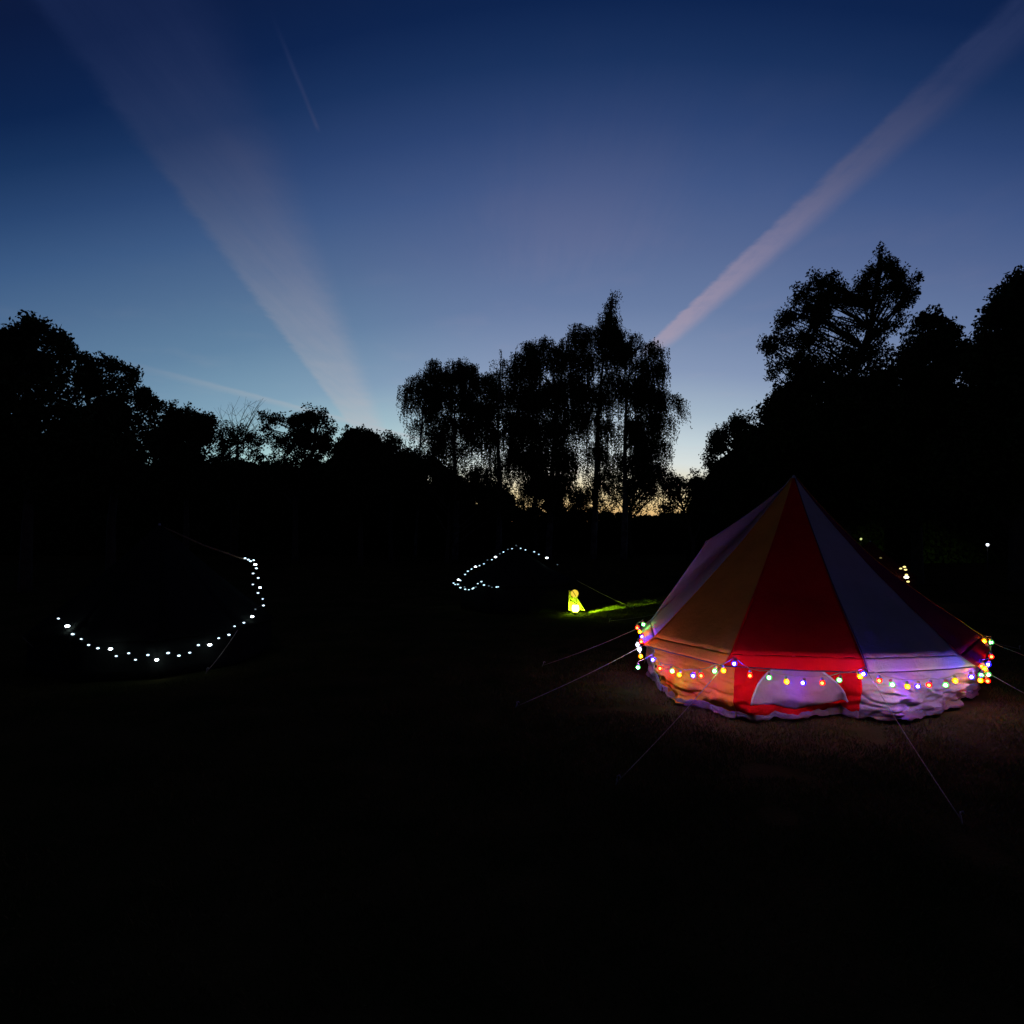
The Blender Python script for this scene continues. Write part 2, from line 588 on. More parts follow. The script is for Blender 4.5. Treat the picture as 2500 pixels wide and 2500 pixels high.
def birch(Y, trunk_px, blobs, label, group, low=1250):
    """blobs: (px, py, r[, dens]) masses of hanging sprays in photo units"""
    bx = (trunk_px - CX) / F * Y
    root = empty('weeping_birch', (bx, Y, -0.02), label, 'tree', group)
    hi = min(blobs, key=lambda l: l[1])
    top = U(hi[0], hi[1] + 10, Y)
    t = MB()
    sp = []
    for i in range(0, 13):
        k = i / 12.0
        sp.append(Vector((bx + (top.x - bx) * k ** 1.8 + 0.06 * math.sin(k * 7), Y + 0.1 * math.sin(k * 4), -0.15 + (top.z + 0.15) * k)))
    t.tube(sp, 0.16 if len(blobs) > 10 else 0.08, 0.010, 8)
    C = []
    extra = []
    for i_, a_ in enumerate(blobs):
        near = sorted((c_ for j_, c_ in enumerate(blobs) if j_ != i_), key=lambda c_: math.hypot(c_[0] - a_[0], (c_[1] - a_[1]) * 1.4))[:2]
        for c_ in near:
            if min(a_[2], c_[2]) < 11:
                continue
            extra.append(((a_[0] + c_[0]) / 2 + random.uniform(-6, 6), (a_[1] + c_[1]) / 2 + random.uniform(4, 16), min(a_[2], c_[2]) * 0.85, 0.36 * min(a_[3] if len(a_) > 3 else 1.0, c_[3] if len(c_) > 3 else 1.0)))
    for b in list(blobs) + extra:
        dd = b[3] if len(b) > 3 else 1.0
        r = b[2] / F * Y
        p = U(b[0], b[1], Y + random.uniform(-.5, .5))
        st = min(sp, key=lambda q: abs(q.z - max(0.8, p.z - abs(p.x - bx) * 0.9 - r * .4)))
        t.tube(curve_pts(st, p, 0.14), 0.030, 0.010, 5)
        n = int((135 * r * r + 6) * dd)
        for k in range(n):
            q = Vector(p) + Vector(tuple(sphere_pts(1)[0])) * (max(r - 0.06, r * .6) * random.uniform(0.5, 1.05)) + Vector((random.uniform(-.16, .16), 0, -0.10))
            out = Vector((q.x - bx, q.y - Y, 0.0))
            out = out.normalized() if out.length > 0.05 else Vector((random.uniform(-1, 1), random.uniform(-1, 1), 0)).normalized()
            out = (out + Vector((random.uniform(-.9, .9), random.uniform(-.9, .9), 0))).normalized()
            arc = random.uniform(0.15, 0.45)
            if k % 2 == 0:
                t.tube([Vector(p).lerp(q, .3), q, q + out * arc * .5 + Vector((0, 0, .06)), q + out * arc], 0.008, 0.004, 3, cap=False)
            for j in range(5):
                f = j / 4.0
                s0 = q + out * arc * f + Vector((random.uniform(-.07, .07), random.uniform(-.07, .07), 0.08 * math.sin(math.pi * f) + random.uniform(-.05, .05)))
                L = random.uniform(0.25, 0.75) * (0.55 + 0.9 * f) * (1.0 + min(1.1, r))
                L = min(L, s0.z - 0.8)
                if L < 0.1:
                    continue
                m = max(3, int(L / 0.05))
                tt = np.linspace(0, 1, m)
                sw = random.uniform(-.12, .12)
                P_ = np.stack([s0.x + sw * tt * L + out.x * 0.05 * tt, s0.y + out.y * .05 * tt, s0.z - tt * L], 1)
                P_ += rng.normal(scale=0.028, size=P_.shape)
                C.append(P_)
    C = np.concatenate(C)
    V = leaf_quads(C, 0.084 * rng.uniform(0.6, 1.3, len(C)), 0.052 * rng.uniform(0.7, 1.2, len(C)), hang=0.5)
    t.build('trunk', M_BIRCH, root)
    quads_mesh('crown', V, 4, M_LEAF2, root)
    return root


def hedge(name, Y, prof, label, thick=1.6, leaf=0.16, dens=420, cat='hedge', group=None):
    """prof: list of (px, top_py) in photo units; foliage wall from the ground to that line"""
    C = []
    for (x0, t0), (x1, t1) in zip(prof[:-1], prof[1:]):
        a, b = U(x0, t0, Y), U(x1, t1, Y)
        area = abs(b.x - a.x) * max(0.3, (a.z + b.z) / 2)
        n = int(area * dens * 2.2 * 1.7)
        u = rng.random(n)
        x = a.x + (b.x - a.x) * u
        top = a.z + (b.z - a.z) * u
        bump = np.array([noise.noise(Vector((xx * 1.3, Y, 0))) * 0.42 + noise.noise(Vector((xx * 4.1, Y, 5))) * 0.22 for xx in x])
        z = (top + bump) * rng.random(n)
        y = Y + (rng.random(n) - 0.5) * thick
        C.append(np.stack([x, y, z], 1))
    C = np.concatenate(C)
    V = leaf_quads(C, leaf * rng.uniform(0.6, 1.3, len(C)), leaf * 0.7 * rng.uniform(0.7, 1.2, len(C)))
    root = empty(name, ((prof[0][0] + prof[-1][0]) / 2 / F * Y - CX / F * Y, Y, 0), label, cat, group)
    quads_mesh('foliage', V, 4, M_LEAF, root)
    t = MB()
    a, b = U(prof[0][0], 1270, Y), U(prof[-1][0], 1270, Y)
    k = int((b.x - a.x) / 2.5)
    for i in range(k):
        x = a.x + (b.x - a.x) * (i + random.random()) / k
        t = MB()
        t.tube(curve_pts((x, Y, -0.1), (x + random.uniform(-.3, .3), Y, 1.0), 0.1, 4), 0.035, 0.012, 5)
        t.build('stem', M_BARK, root)
    return root


GT = 'trees along the left edge of the field'
GR = 'trees along the right edge of the field'
GB = 'weeping birches in the middle of the tree line'
# left side
tree('broadleaf_tree', 15, [(-60, 840, 70), (30, 830, 48), (72, 800, 34), (86, 790, 24), (120, 820, 38), (150, 830, 14), (164, 846, 12), (0, 900, 80), (80, 895, 70), (150, 890, 36),
                            (40, 1000, 95, .9), (140, 990, 80, .9), (-60, 1000, 110), (60, 1110, 110), (190, 1100, 90)],
     60, 'tallest leafy tree at the far left edge of the field', 1.1, 0.11, GT)
tree('broadleaf_tree', 17, [(190, 872, 18), (212, 878, 24), (248, 884, 24, .8), (280, 892, 22, .8), (306, 902, 18, .8), (330, 908, 10, .8), (215, 930, 50), (285, 942, 38, .9), (326, 938, 18, .7), (340, 972, 22, .8), (360, 955, 9, .8), (374, 982, 12, .8), (396, 990, 10, .8),
                            (270, 1010, 75), (355, 1010, 45, .7), (300, 1110, 90), (200, 1040, 70)],
     270, 'leafy tree with ragged side branches, second from the left edge', 1.0, 0.10, GT, clump=0.24)
tree('broadleaf_tree', 22, [(412, 1014, 16), (436, 1010, 16), (462, 1014, 18), (490, 1018, 20), (514, 1026, 16), (455, 1035, 30), (430, 1050, 60), (490, 1060, 50), (450, 1130, 80), (390, 1080, 60)],
     450, 'low dense tree with a flat top left of the bare twiggy tree', 1.25, 0.11, GT)
# bare twiggy tree
bt = empty('bare_tree', (U(575, 1270, 26).x, 26, -0.02), 'thin bare twiggy tree showing above the left tree line', 'tree', GT)
tb = MB()
b0 = U(575, 1270, 26)
b0.z = -0.1
fork = U(580, 1090, 26)
tb.tube(curve_pts(b0, fork, 0.03, 6), 0.11, 0.06, 7)
for k in range(13):
    e = U(random.uniform(530, 645), random.uniform(975, 1040), 26 + random.uniform(-.8, .8))
    c_ = curve_pts(fork, e, 0.12, 7)
    tb.tube(c_, 0.020, 0.004, 4)
    for q in range(6):
        s_ = c_[random.randint(2, 5)]
        tb.tube(curve_pts(s_, s_ + Vector((random.uniform(-.5, .8), random.uniform(-.3, .3), random.uniform(.1, .7))), 0.1, 3), 0.006, 0.003, 3, cap=False)
tb.build('trunk', M_BARK, bt)
tree('broadleaf_tree', 26, [(545, 1050, 26, .6), (590, 1060, 24, .6), (560, 1100, 42, .8), (620, 1075, 30, .6), (560, 1170, 60), (500, 1160, 60)],
     570, 'small leafy tree under the bare twigs', 1.0, 0.10, GT)
tree('broadleaf_tree', 25, [(655, 1020, 22, .8), (690, 1022, 18, .7), (722, 1030, 26), (755, 1022, 30), (778, 1012, 20), (800, 1042, 24), (740, 1070, 40), (690, 1075, 34, .6), (790, 1085, 34),
                            (640, 1065, 24, .5), (650, 1150, 34, .7), (700, 1150, 44, .8), (760, 1140, 46, 1.0), (700, 1110, 40, .6), (620, 1130, 34, .7), (740, 1180, 40, .7)],
     720, 'open leafy tree with sky showing through its lower crown', 1.05, 0.10, GT)
tree('broadleaf_tree', 24, [(868, 1075, 40, 1.3), (905, 1080, 34, 1.3), (838, 1105, 36, 1.3), (880, 1130, 60, 1.3), (820, 1160, 55, 1.1), (930, 1150, 50, 1.2), (880, 1200, 70, 1.3)],
     880, 'round dark dome-shaped tree left of the birches', 1.35, 0.11, GT)
tree('broadleaf_tree', 27, [(945, 1072, 24, .9), (968, 1085, 22, .8), (940, 1110, 34), (975, 1130, 40), (960, 1190, 60)],
     955, 'small pointed tree between the round tree and the birches', 1.15, 0.10, GT)
# bushes under the birches
tree('bush', 25, [(1010, 1130, 42), (1055, 1140, 40), (1010, 1190, 60), (1090, 1180, 50, 1.1), (1150, 1195, 42), (1195, 1212, 36), (1240, 1238, 30)],
     1090, 'long dark bush sloping down under the left birches', 1.35, 0.11, GT, 'bush')
tree('bush', 30, [(1125, 1150, 30, .5), (1170, 1165, 32, .7), (1230, 1185, 34, .8), (1290, 1190, 38, .6), (1335, 1190, 40, 1.1), (1385, 1200, 34, .7), (1420, 1225, 30, .7), (1240, 1225, 34, 1.0), (1350, 1235, 34, 1.1), (1310, 1130, 34, .5), (1390, 1150, 34, .4), (1290, 1240, 28, .8), (1400, 1245, 24, .9)],
     1310, 'thin scrubby bush among the birch trunks', 0.9, 0.10, GT, 'bush')
tree('bush', 31, [(1475, 1185, 34, .55), (1510, 1160, 36, .6), (1520, 1215, 30, .7), (1555, 1180, 38, .65), (1600, 1165, 34, .7), (1590, 1205, 26, .35), (1630, 1165, 28, .6), (1480, 1240, 26, .8), (1625, 1195, 20, .6), (1545, 1248, 22, .7), (1440, 1225, 30, .6), (1560, 1130, 34, .35)],
     1540, 'see-through scrub with the yellow afterglow behind it', 0.85, 0.10, GT, 'bush')
# birches
birch(28, 1012, [(1015, 922, 18), (1000, 945, 14), (1030, 935, 14), (1008, 975, 18, .8), (1045, 995, 20), (1012, 1030, 16, .7), (1052, 880, 16), (1042, 905, 18), (1052, 950, 22), (1046, 1050, 18, .8)],
      'slender pale-leaved birch, leftmost and thinnest of the clump', GB)
birch(27.5, 1110, [(1082, 905, 20), (1114, 882, 20), (1108, 912, 28), (1135, 898, 22), (1152, 890, 16), (1080, 955, 32), (1130, 960, 38), (1170, 925, 24), (1190, 915, 14), (1175, 985, 34), (1095, 1020, 32), (1140, 1030, 34, .8), (1075, 1070, 30, .8), (1185, 1050, 26, .6), (1120, 1090, 30, .5)],
      'weeping birch with a blunt broad crown at the left of the clump', GB)
birch(28.5, 1216, [(1222, 853, 3, .25), (1218, 880, 9), (1216, 905, 14), (1210, 935, 18), (1226, 955, 20), (1200, 990, 24), (1212, 1050, 26, .8), (1238, 1010, 16), (1220, 1120, 30, .7), (1175, 1140, 26, .45), (1200, 1190, 30, .6)],
      'narrow birch with a thin wispy top between two broad birches', GB)
birch(27, 1338, [(1297, 838, 16), (1310, 846, 18), (1274, 868, 18), (1336, 832, 20), (1262, 905, 20), (1308, 885, 34), (1352, 862, 30), (1388, 812, 9, .7), (1370, 830, 12, .7), (1385, 862, 24), (1256, 950, 20), (1290, 955, 44), (1350, 940, 46), (1398, 920, 26), (1275, 1030, 46), (1350, 1025, 50), (1395, 1000, 24),
                 (1262, 1100, 34, .7), (1310, 1100, 44, .9), (1370, 1100, 40, .9), (1335, 1170, 38, .9), (1300, 1180, 28, .5), (1380, 1180, 26, .5)],
      'broad dense birch with a rounded top in the middle of the clump', GB)
birch(28, 1448, [(1494, 712, 4, .5), (1487, 724, 6), (1482, 742, 9), (1476, 762, 13), (1466, 785, 16), (1492, 775, 15), (1452, 800, 13), (1500, 805, 18), (1484, 795, 18), (1518, 840, 18), (1406, 812, 10), (1418, 790, 12), (1438, 800, 16), (1425, 830, 20), (1470, 825, 26), (1508, 808, 12), (1500, 850, 24), (1440, 872, 32), (1480, 915, 28, .8), (1430, 940, 34), (1462, 960, 26, .8), (1440, 1010, 34, .9),
                 (1478, 1030, 26, .6), (1450, 1090, 34, .8), (1500, 1110, 26, .5), (1455, 1160, 28, .6), (1425, 1200, 26, .5)],
      'tallest birch of the clump with a leaning pointed spire', GB)
birch(27.2, 1522, [(1542, 818, 12), (1530, 845, 18), (1588, 836, 14), (1600, 850, 12), (1560, 885, 28), (1600, 890, 20), (1520, 930, 32), (1570, 945, 42), (1606, 960, 24), (1592, 1010, 32), (1628, 962, 13, .7), (1645, 972, 10, .6), (1656, 975, 8, .6), (1540, 1030, 42), (1632, 1020, 15, .5), (1585, 1070, 32, .8), (1616, 1080, 17, .6),
                   (1545, 1110, 36, .8), (1592, 1130, 26, .6), (1530, 1170, 30, .6), (1570, 1175, 28, .4), (1610, 1130, 14, .4)],
      'weeping birch with long drooping strands, rightmost of the clump', GB)
# right side
tree('broadleaf_tree', 24, [(1645, 1172, 14, .6), (1660, 1182, 22, .8), (1630, 1195, 22, .7), (1700, 1185, 34), (1625, 1242, 26, .9), (1710, 1235, 46), (1650, 1215, 14, .5), (1690, 1220, 26, .7), (1640, 1262, 24)],
     1690, 'small tree with a gap of orange sky in it, right of the birches', 1.1, 0.09, GR)
tree('broadleaf_tree', 20, [(1735, 1100, 22), (1745, 1070, 20), (1770, 1055, 22), (1795, 1035, 24), (1800, 1028, 18), (1830, 1035, 22), (1760, 1085, 26, .8), (1735, 1135, 26, .8), (1815, 1080, 44), (1770, 1160, 48, .9), (1840, 1140, 66), (1800, 1220, 80)],
     1800, 'bushy tree on the slope of trees left of the tent peak', 1.2, 0.085, GR)
tree('ash_tree', 21, [(1992, 705, 36), (1996, 672, 18), (2030, 690, 28), (2058, 728, 34), (1955, 735, 26), (1945, 700, 11), (1930, 775, 30), (1985, 765, 36), (1908, 785, 18), (1935, 830, 34), (1985, 830, 38), (1900, 830, 18),
                      (1868, 836, 18), (1875, 852, 12), (1915, 880, 30, .8), (1882, 915, 18, .7), (1955, 890, 34), (2120, 680, 30), (2148, 612, 14), (2160, 650, 30), (2175, 690, 36), (2100, 700, 22),
                      (2205, 700, 28), (2242, 678, 15), (2226, 722, 16), (2200, 745, 28, .8), (2130, 740, 40), (2085, 745, 24, .6), (2040, 800, 24, .5), (2080, 800, 30, .55), (2140, 800, 34, .6), (2060, 850, 34, .6), (2110, 860, 30, .5), (2190, 795, 24, .8), (2010, 890, 40), (2020, 730, 30), (2000, 770, 30), (2190, 660, 20), (2140, 860, 36), (1960, 930, 40), (2070, 900, 44), (2050, 700, 16, .7)],
     2060, 'tall airy tree with a double top rising behind the tent', 1.0, 0.095, GR, clump=0.24, trunk_r=0.24)
tree('broadleaf_tree', 18, [(1890, 985, 34), (1905, 960, 28), (1880, 1020, 40), (1935, 955, 34, 1.1), (1985, 940, 40, 1.1), (1950, 1010, 60, 1.2), (2040, 960, 50, 1.2), (1900, 1090, 70, 1.2), (2020, 1060, 90, 1.3), (1930, 1170, 90, 1.3), (2050, 1180, 100, 1.3), (1850, 1060, 34)],
     1960, 'dense dark tree directly behind the tent peak', 1.3, 0.11, GR)
tree('broadleaf_tree', 17, [(2272, 768, 18), (2258, 790, 26), (2300, 792, 28), (2322, 800, 20), (2338, 818, 14), (2240, 830, 34), (2290, 845, 48, 1.2), (2225, 880, 44), (2330, 880, 44, 1.1), (2160, 930, 50), (2260, 950, 80, 1.3), (2100, 960, 60, 1.1), (2160, 1050, 100, 1.3), (2290, 1070, 100, 1.3), (2200, 1170, 110, 1.3), (2370, 870, 40)],
     2240, 'dark tree with three small points right of the airy tree', 1.3, 0.11, GR)
tree('broadleaf_tree', 15, [(2484, 672, 22), (2500, 700, 40), (2462, 710, 24), (2440, 730, 20), (2425, 760, 22), (2460, 770, 44, 1.2), (2400, 788, 14), (2400, 830, 28), (2440, 850, 54, 1.3), (2540, 760, 90, 1.2), (2390, 900, 44, 1.1), (2480, 950, 100, 1.3), (2390, 1020, 80, 1.3), (2480, 1120, 120, 1.3), (2350, 1140, 90, 1.2), (2600, 900, 120)],
     2480, 'big black tree cut off by the right edge of the view', 1.35, 0.11, GR)
# hedges that close the field
hedge('hedge', 32, [(-900, 1080), (0, 1120), (300, 1130), (520, 1165), (560, 1150), (600, 1128), (640, 1150), (690, 1128), (730, 1158), (770, 1135), (810, 1165), (900, 1150), (1100, 1190), (1230, 1245)], 'overgrown hedge below the left trees', 2.5, 0.24, 520)
hedge('hedge', 33, [(1200, 1238), (1300, 1246), (1420, 1246), (1480, 1254), (1620, 1262), (1700, 1240)], 'low hedge in front of the yellow afterglow', 2.0, 0.16, 500)
hedge('hedge', 26, [(1690, 1250), (1760, 1130), (1900, 1020), (2100, 980), (2300, 960), (2500, 960), (3500, 960)], 'tall hedge behind the trees on the right', 2.2, 0.24, 460)

# ------------------------------------------------------------------ tents
def grid_sheet(name, fn, nu, nv, mat, parent, thick=0.003):
    v = [fn(i / nu, j / nv) for j in range(nv + 1) for i in range(nu + 1)]
    f = [(j * (nu + 1) + i, j * (nu + 1) + i + 1, (j + 1) * (nu + 1) + i + 1, (j + 1) * (nu + 1) + i) for j in range(nv) for i in range(nu)]
    o = mesh(name, v, f, mat, parent)
    if thick:
        md = o.modifiers.new('thickness', 'SOLIDIFY')
        md.thickness = thick
        md.offset = 0
    return o


def lerp(a, b, t):
    return a + (b - a) * t


def polyline(pts, t):
    """pts: list of Vectors, t in 0..1 by length"""
    L = [0]
    for a, b in zip(pts[:-1], pts[1:]):
        L.append(L[-1] + (b - a).length)
    s = t * L[-1]
    for i in range(len(pts) - 1):
        if s <= L[i + 1] or i == len(pts) - 2:
            k = (s - L[i]) / max(1e-9, L[i + 1] - L[i])
            return lerp(pts[i], pts[i + 1], k)


def guy(parent, a, b, r=0.0035, m=None):
    t = MB()
    a, b = Vector(a), Vector(b)
    pts = [lerp(a, b, k / 10) - Vector((0, 0, 0.02 * math.sin(math.pi * k / 10))) for k in range(11)]
    t.tube(pts, r, r, 5)
    o = t.build('guy_rope', m or M_ROPE, parent)
    d = (a - b).normalized()
    p = MB()
    p.tube([b - d * 0.0 + Vector((0, 0, 0.04)), b + Vector((0, 0, 0.02)), b + Vector((0, 0, -0.1)) - d * 0.08], 0.006, 0.004, 5)
    p.tube([b + Vector((0, 0, 0.04)), b + Vector((0.015, 0.0, 0.045)), b + Vector((0.02, 0, 0.03))], 0.004, 0.004, 5)
    p.build('tent_peg', M_METAL, parent)
    return o


APEX = U(1938, 1168, 7.2)
CEN = Vector((APEX.x, APEX.y, 0))
Vp = [Gz(1562, 1532, 0.45), Gz(1574, 1574, 0.43), Gz(1768, 1624, 0.43), Gz(2118, 1641, 0.43), Gz(2386, 1627, 0.43), Gz(2424, 1570, 0.44),
      Vector((5.22, 7.65, 0.46)), Vector((4.62, 8.75, 0.46)), Vector((3.5, 9.2, 0.46)), Vector((2.45, 8.85, 0.46))]
Ep = [U(1588, 1515, 7.32), U(1598, 1556, 6.50), U(1785, 1597, 5.54), U(2108, 1607, 5.31), U(2343, 1599, 5.50), U(2398, 1553, 6.52),
      Vector((5.12, 7.62, 0.55)), Vector((4.55, 8.65, 0.55)), Vector((3.48, 9.1, 0.55)), Vector((2.5, 8.75, 0.55))]
DOOR = U(1727, 1320, 6.95)

bell = empty('bell_tent', CEN, 'striped bell tent in red, orange and cream, hung with coloured bulbs', 'tent')
cols = [(M_CREAM, 'cream'), (M_ORANGE, 'orange'), (M_RED, 'red'), (M_GREY, 'pale grey'), (M_PLUM, 'plum'), (M_ORANGE, 'orange'), (M_CREAM, 'cream'), (M_RED, 'red'), (M_ORANGE, 'orange'), (M_CREAM, 'cream')]


SAG = [0.06, 0.065, 0.075, 0.075, 0.085, 0.16, 0.14, 0.1, 0.1, 0.1]


def roof_fn(a, b, top=APEX, sag=0.075, sag2=None):
    def fn(u, v):
        # u along the eave, v from apex to eave
        e = lerp(a, b, u)
        tp_ = top + (Vector((e.x, e.y, top.z)) - top).normalized() * 0.035
        p = lerp(tp_, e, v)
        s = lerp(sag, sag2 if sag2 is not None else sag, u) * math.sin(math.pi * v ** 0.85)
        p = p - Vector((0, 0, s + 0.03 * 4 * u * (1 - u) * math.sin(math.pi * min(1, v * 1.0)) * v))
        w = noise.noise(p * 1.6) * 0.014 * math.sin(math.pi * v) + noise.noise(p * 5.0) * 0.005 * v
        # tension creases fanning up from the two corners
        w += 0.006 * v * v * math.sin(26 * u * (0.4 + v)) * (abs(u - 0.5) * 2) ** 1.5 + noise.noise(Vector((u * 9, v * 2.2, e.x))) * 0.006 * v
        p = p + Vector((0, 0, w))
        return p
    return fn


for i in range(9):
    o = grid_sheet('roof_panel', roof_fn(Ep[i], Ep[i + 1], APEX, SAG[i], SAG[i + 1]), 30, 40, cols[i][0], bell)
    o['label'] = cols[i][1] + ' roof panel'
# the two panels either side of the door frame
def tri_fn(a, b, c_, sag=0.05):
    """a apex, b and c_ the far corners"""
    def fn(u, v):
        e = lerp(b, c_, u)
        tp_ = a + (e - a).normalized() * 0.03
        p = lerp(tp_, e, v)
        return p - Vector((0, 0, sag * math.sin(math.pi * v) * math.sin(math.pi * u) + sag * 0.5 * math.sin(math.pi * v)))
    return fn


o = grid_sheet('roof_panel', tri_fn(APEX, DOOR, Ep[0]), 12, 26, M_CREAM, bell)
o['label'] = 'cream roof panel beside the door frame'
o = grid_sheet('roof_panel', tri_fn(APEX, Ep[9], DOOR), 12, 26, M_CREAM, bell)
o['label'] = 'cream roof panel behind the door frame'
# door: flat triangular front down to the ground
dB0 = Vector((Ep[0].x - 0.05, Ep[0].y + 0.1, 0.01))
dB1 = Vector((Ep[9].x - 0.1, Ep[9].y, 0.01))


def door_fn(u, v):
    bot = lerp(dB0, dB1, u) + Vector((-0.12 * math.sin(math.pi * u), 0, 0))
    edge = Ep[0] if u < 0.5 else Ep[9]
    side = lerp(Ep[0], Ep[9], u)
    if v < 0.6:
        k = v / 0.6
        return lerp(DOOR, side, k)
    return lerp(side, bot, (v - 0.6) / 0.4)


dr = grid_sheet('door', door_fn, 14, 20, M_CREAM, bell)
zt = MB()
zt.tube([door_fn(0.5, k / 10) + Vector((-0.012, -0.004, 0)) for k in range(11)], 0.006, 0.006, 5)
zt.build('zip', M_ZIP, dr)

# valance: the flap hanging from the roof edge
for i in range(9):
    a, b, c_, d = Ep[i], Ep[i + 1], Vp[i], Vp[i + 1]

    def vfn(u, v, a=a, b=b, c_=c_, d=d):
        p = lerp(lerp(a, b, u), lerp(c_, d, u), v)
        out = (Vector((p.x, p.y, 0)) - CEN).normalized()
        w = noise.noise(Vector((p.x * 7, p.y * 7, 1.0))) * 0.016 * v + noise.noise(Vector((p.x * 3, p.y * 3, 9.0))) * 0.012 * v
        return p + out * w + Vector((0, 0, -0.006 * math.sin(math.pi * u) * v - 0.002))
    o = grid_sheet('valance', vfn, 24, 5, cols[i][0], bell, 0.003)
    o['label'] = cols[i][1] + ' valance strip'
    tm = MB()
    tm.tube([vfn(k / 24, 1.0) + Vector((0, 0, -0.004)) for k in range(25)], 0.0065, 0.0065, 5)
    tm.build('shade_line', M_SEAM_SHADE, o)  # dark tube painted in for the shadow gap under the valance
# seams between roof panels
for i in range(0, 10):
    fnn = roof_fn(Ep[i], Ep[i], APEX, SAG[i])
    s = MB()
    pts = [fnn(0, k / 24) + Vector((0, 0, 0.004)) for k in range(25)]
    s.tube(pts + [Vp[i] + Vector((0, 0, .002))], 0.005, 0.007, 5)
    s.build('seam', M_SEAM_SHADE if i == 3 else M_CREAM if i in (0, 9) else cols[i][0], bell)

# walls
top_in = []
for p in Ep:
    out = (Vector((p.x, p.y, 0)) - CEN).normalized()
    q = p - out * 0.045
    q.z = p.z - 0.015
    top_in.append(q)
Wt = list(top_in)
Wt[1] = U(1596, 1566, 6.55)
Wt[2] = U(1795, 1606, 5.60)
Wt[3] = U(2101, 1614, 5.37)
Wt[4] = U(2352, 1606, 5.60)
Wt[5] = U(2372, 1563, 6.6)
bott = {
    0: [Gz(1588, 1600, .01), Gz(1593, 1640, .03), Gz(1612, 1680, .05)],
    1: [Gz(1612, 1680, .05), Gz(1628, 1704, .02), Gz(1650, 1716, .02), Gz(1690, 1722, .03), Gz(1735, 1728, .03), Gz(1765, 1742, .02), Gz(1797, 1750, .02)],
    2: [Gz(1797, 1750, .02), Gz(1830, 1757, .02), Gz(1868, 1748, .04), Gz(1895, 1744, .04), Gz(1925, 1757, .01), Gz(1950, 1758, .01), Gz(1985, 1742, .04), Gz(2020, 1730, .06), Gz(2050, 1726, .06), Gz(2080, 1745, .03), Gz(2098, 1752, .02)],
    3: [Gz(2098, 1752, .02), Gz(2125, 1752, .02), Gz(2150, 1752, .03), Gz(2185, 1757, .02), Gz(2215, 1748, .04), Gz(2250, 1746, .02), Gz(2290, 1735, .03), Gz(2330, 1715, .04), Gz(2350, 1712, .02)],
    4: [Gz(2350, 1712, .02), Gz(2362, 1700, .03), Gz(2372, 1670, .03), Gz(2374, 1640, .02)],
}
bk = [None] * 10
for i in range(5, 9):
    bk[i] = None


def ground_of(p):
    out = (Vector((p.x, p.y, 0)) - CEN).normalized()
    q = Vector((p.x, p.y, 0.01)) - out * 0.05
    return q


wall_cols = {0: M_CREAM, 1: M_ORANGE, 2: M_RED, 3: M_GREY, 4: M_GREY}
wall_fns = {}
for i in range(9):
    a, b = Wt[i], Wt[i + 1]
    if i in bott:
        bl = bott[i]
    else:
        bl = [ground_of(a), ground_of(b)]
        if i == 5:
            bl = [bott[4][-1], ground_of(b)]

    def wfn(u, v, a=a, b=b, bl=bl, i=i):
        t_ = lerp(a, b, u)
        bo = polyline(bl, u)
        p = lerp(t_, bo, v)
        out = (Vector((p.x, p.y, 0)) - CEN).normalized()
        q = Vector((p.x, p.y, p.z))
        amp = (0.010 + 0.085 * v ** 1.4) * (1 - 0.45 * max(0.0, v - 0.8) / 0.2)
        # creases run diagonally, sharper low down
        w = noise.noise(Vector((q.x * 3.0 + q.z * 4, q.y * 3.0, q.z * 7.0))) * amp * 1.1
        w += (0.4 - abs(noise.noise(Vector((q.x * 2.6 + q.z * 5, q.y * 2.6, q.z * 4 + 9))) * 1.6)) * amp * (1.0 if i in (3, 4) else 0.6)
        w += (0.5 - abs(noise.noise(Vector((q.x * 6.0 - q.z * 7, q.y * 5.0, q.z * 12.0 + 5))))) * amp * 0.7
        w += noise.noise(q * 22) * amp * 0.16
        if i in (1, 3, 4):
            rg = noise.noise(Vector((q.x * 4.5 + q.z * 9, q.y * 3, q.z * 13 + 2.0)))
            w -= max(0.0, 0.22 - abs(rg)) * 4.0 * amp * (0.6 if i == 1 else 0.85) * (1 - 0.6 * max(0.0, v - 0.7) / 0.3)
        # belly out a little near the ground
        return p + out * (w - 0.02 + 0.06 * math.sin(math.pi * v)) * (0.25 + 0.75 * min(1, v * 3))
    wall_fns[i] = wfn
    front = i in (0, 1, 2, 3, 4)
    o = grid_sheet('wall_panel', wfn, 110 if front else 16, 46 if front else 8, wall_cols.get(i, cols[i][0]), bell, 0.003)
    o['label'] = {0: 'cream', 1: 'orange', 2: 'red', 3: 'pale grey', 4: 'pale grey'}.get(i, cols[i][1]) + ' wall panel'
    if i == 2:
        RED_WALL = o
    # crumpled groundsheet edge lying outside the wall
    if front:
        def sfn(u, v, bl=bl, wfn=wfn, i=i):
            e = wfn(u, 0.97)
            out = (Vector((e.x, e.y, 0)) - CEN).normalized()
            wv = 0.006 if i == 2 and u < 0.8 else max(0.004, 0.014 + (0.05 if i >= 3 else 0.07) * noise.noise(Vector((e.x * 2.7, e.y * 2.7, 2.0))))
            p = e + out * (0.01 + wv * v)
            p.z = max(0.006, lerp(0.05 + e.z * .4, 0.012, v) + 0.035 * noise.noise(Vector((e.x * 11, e.y * 11, v * 3))) + 0.012 * noise.noise(Vector((e.x * 30, e.y * 30, v * 5))))
            return p
        s = grid_sheet('groundsheet_edge', sfn, 60, 5, M_SHEET, bell, 0.002)

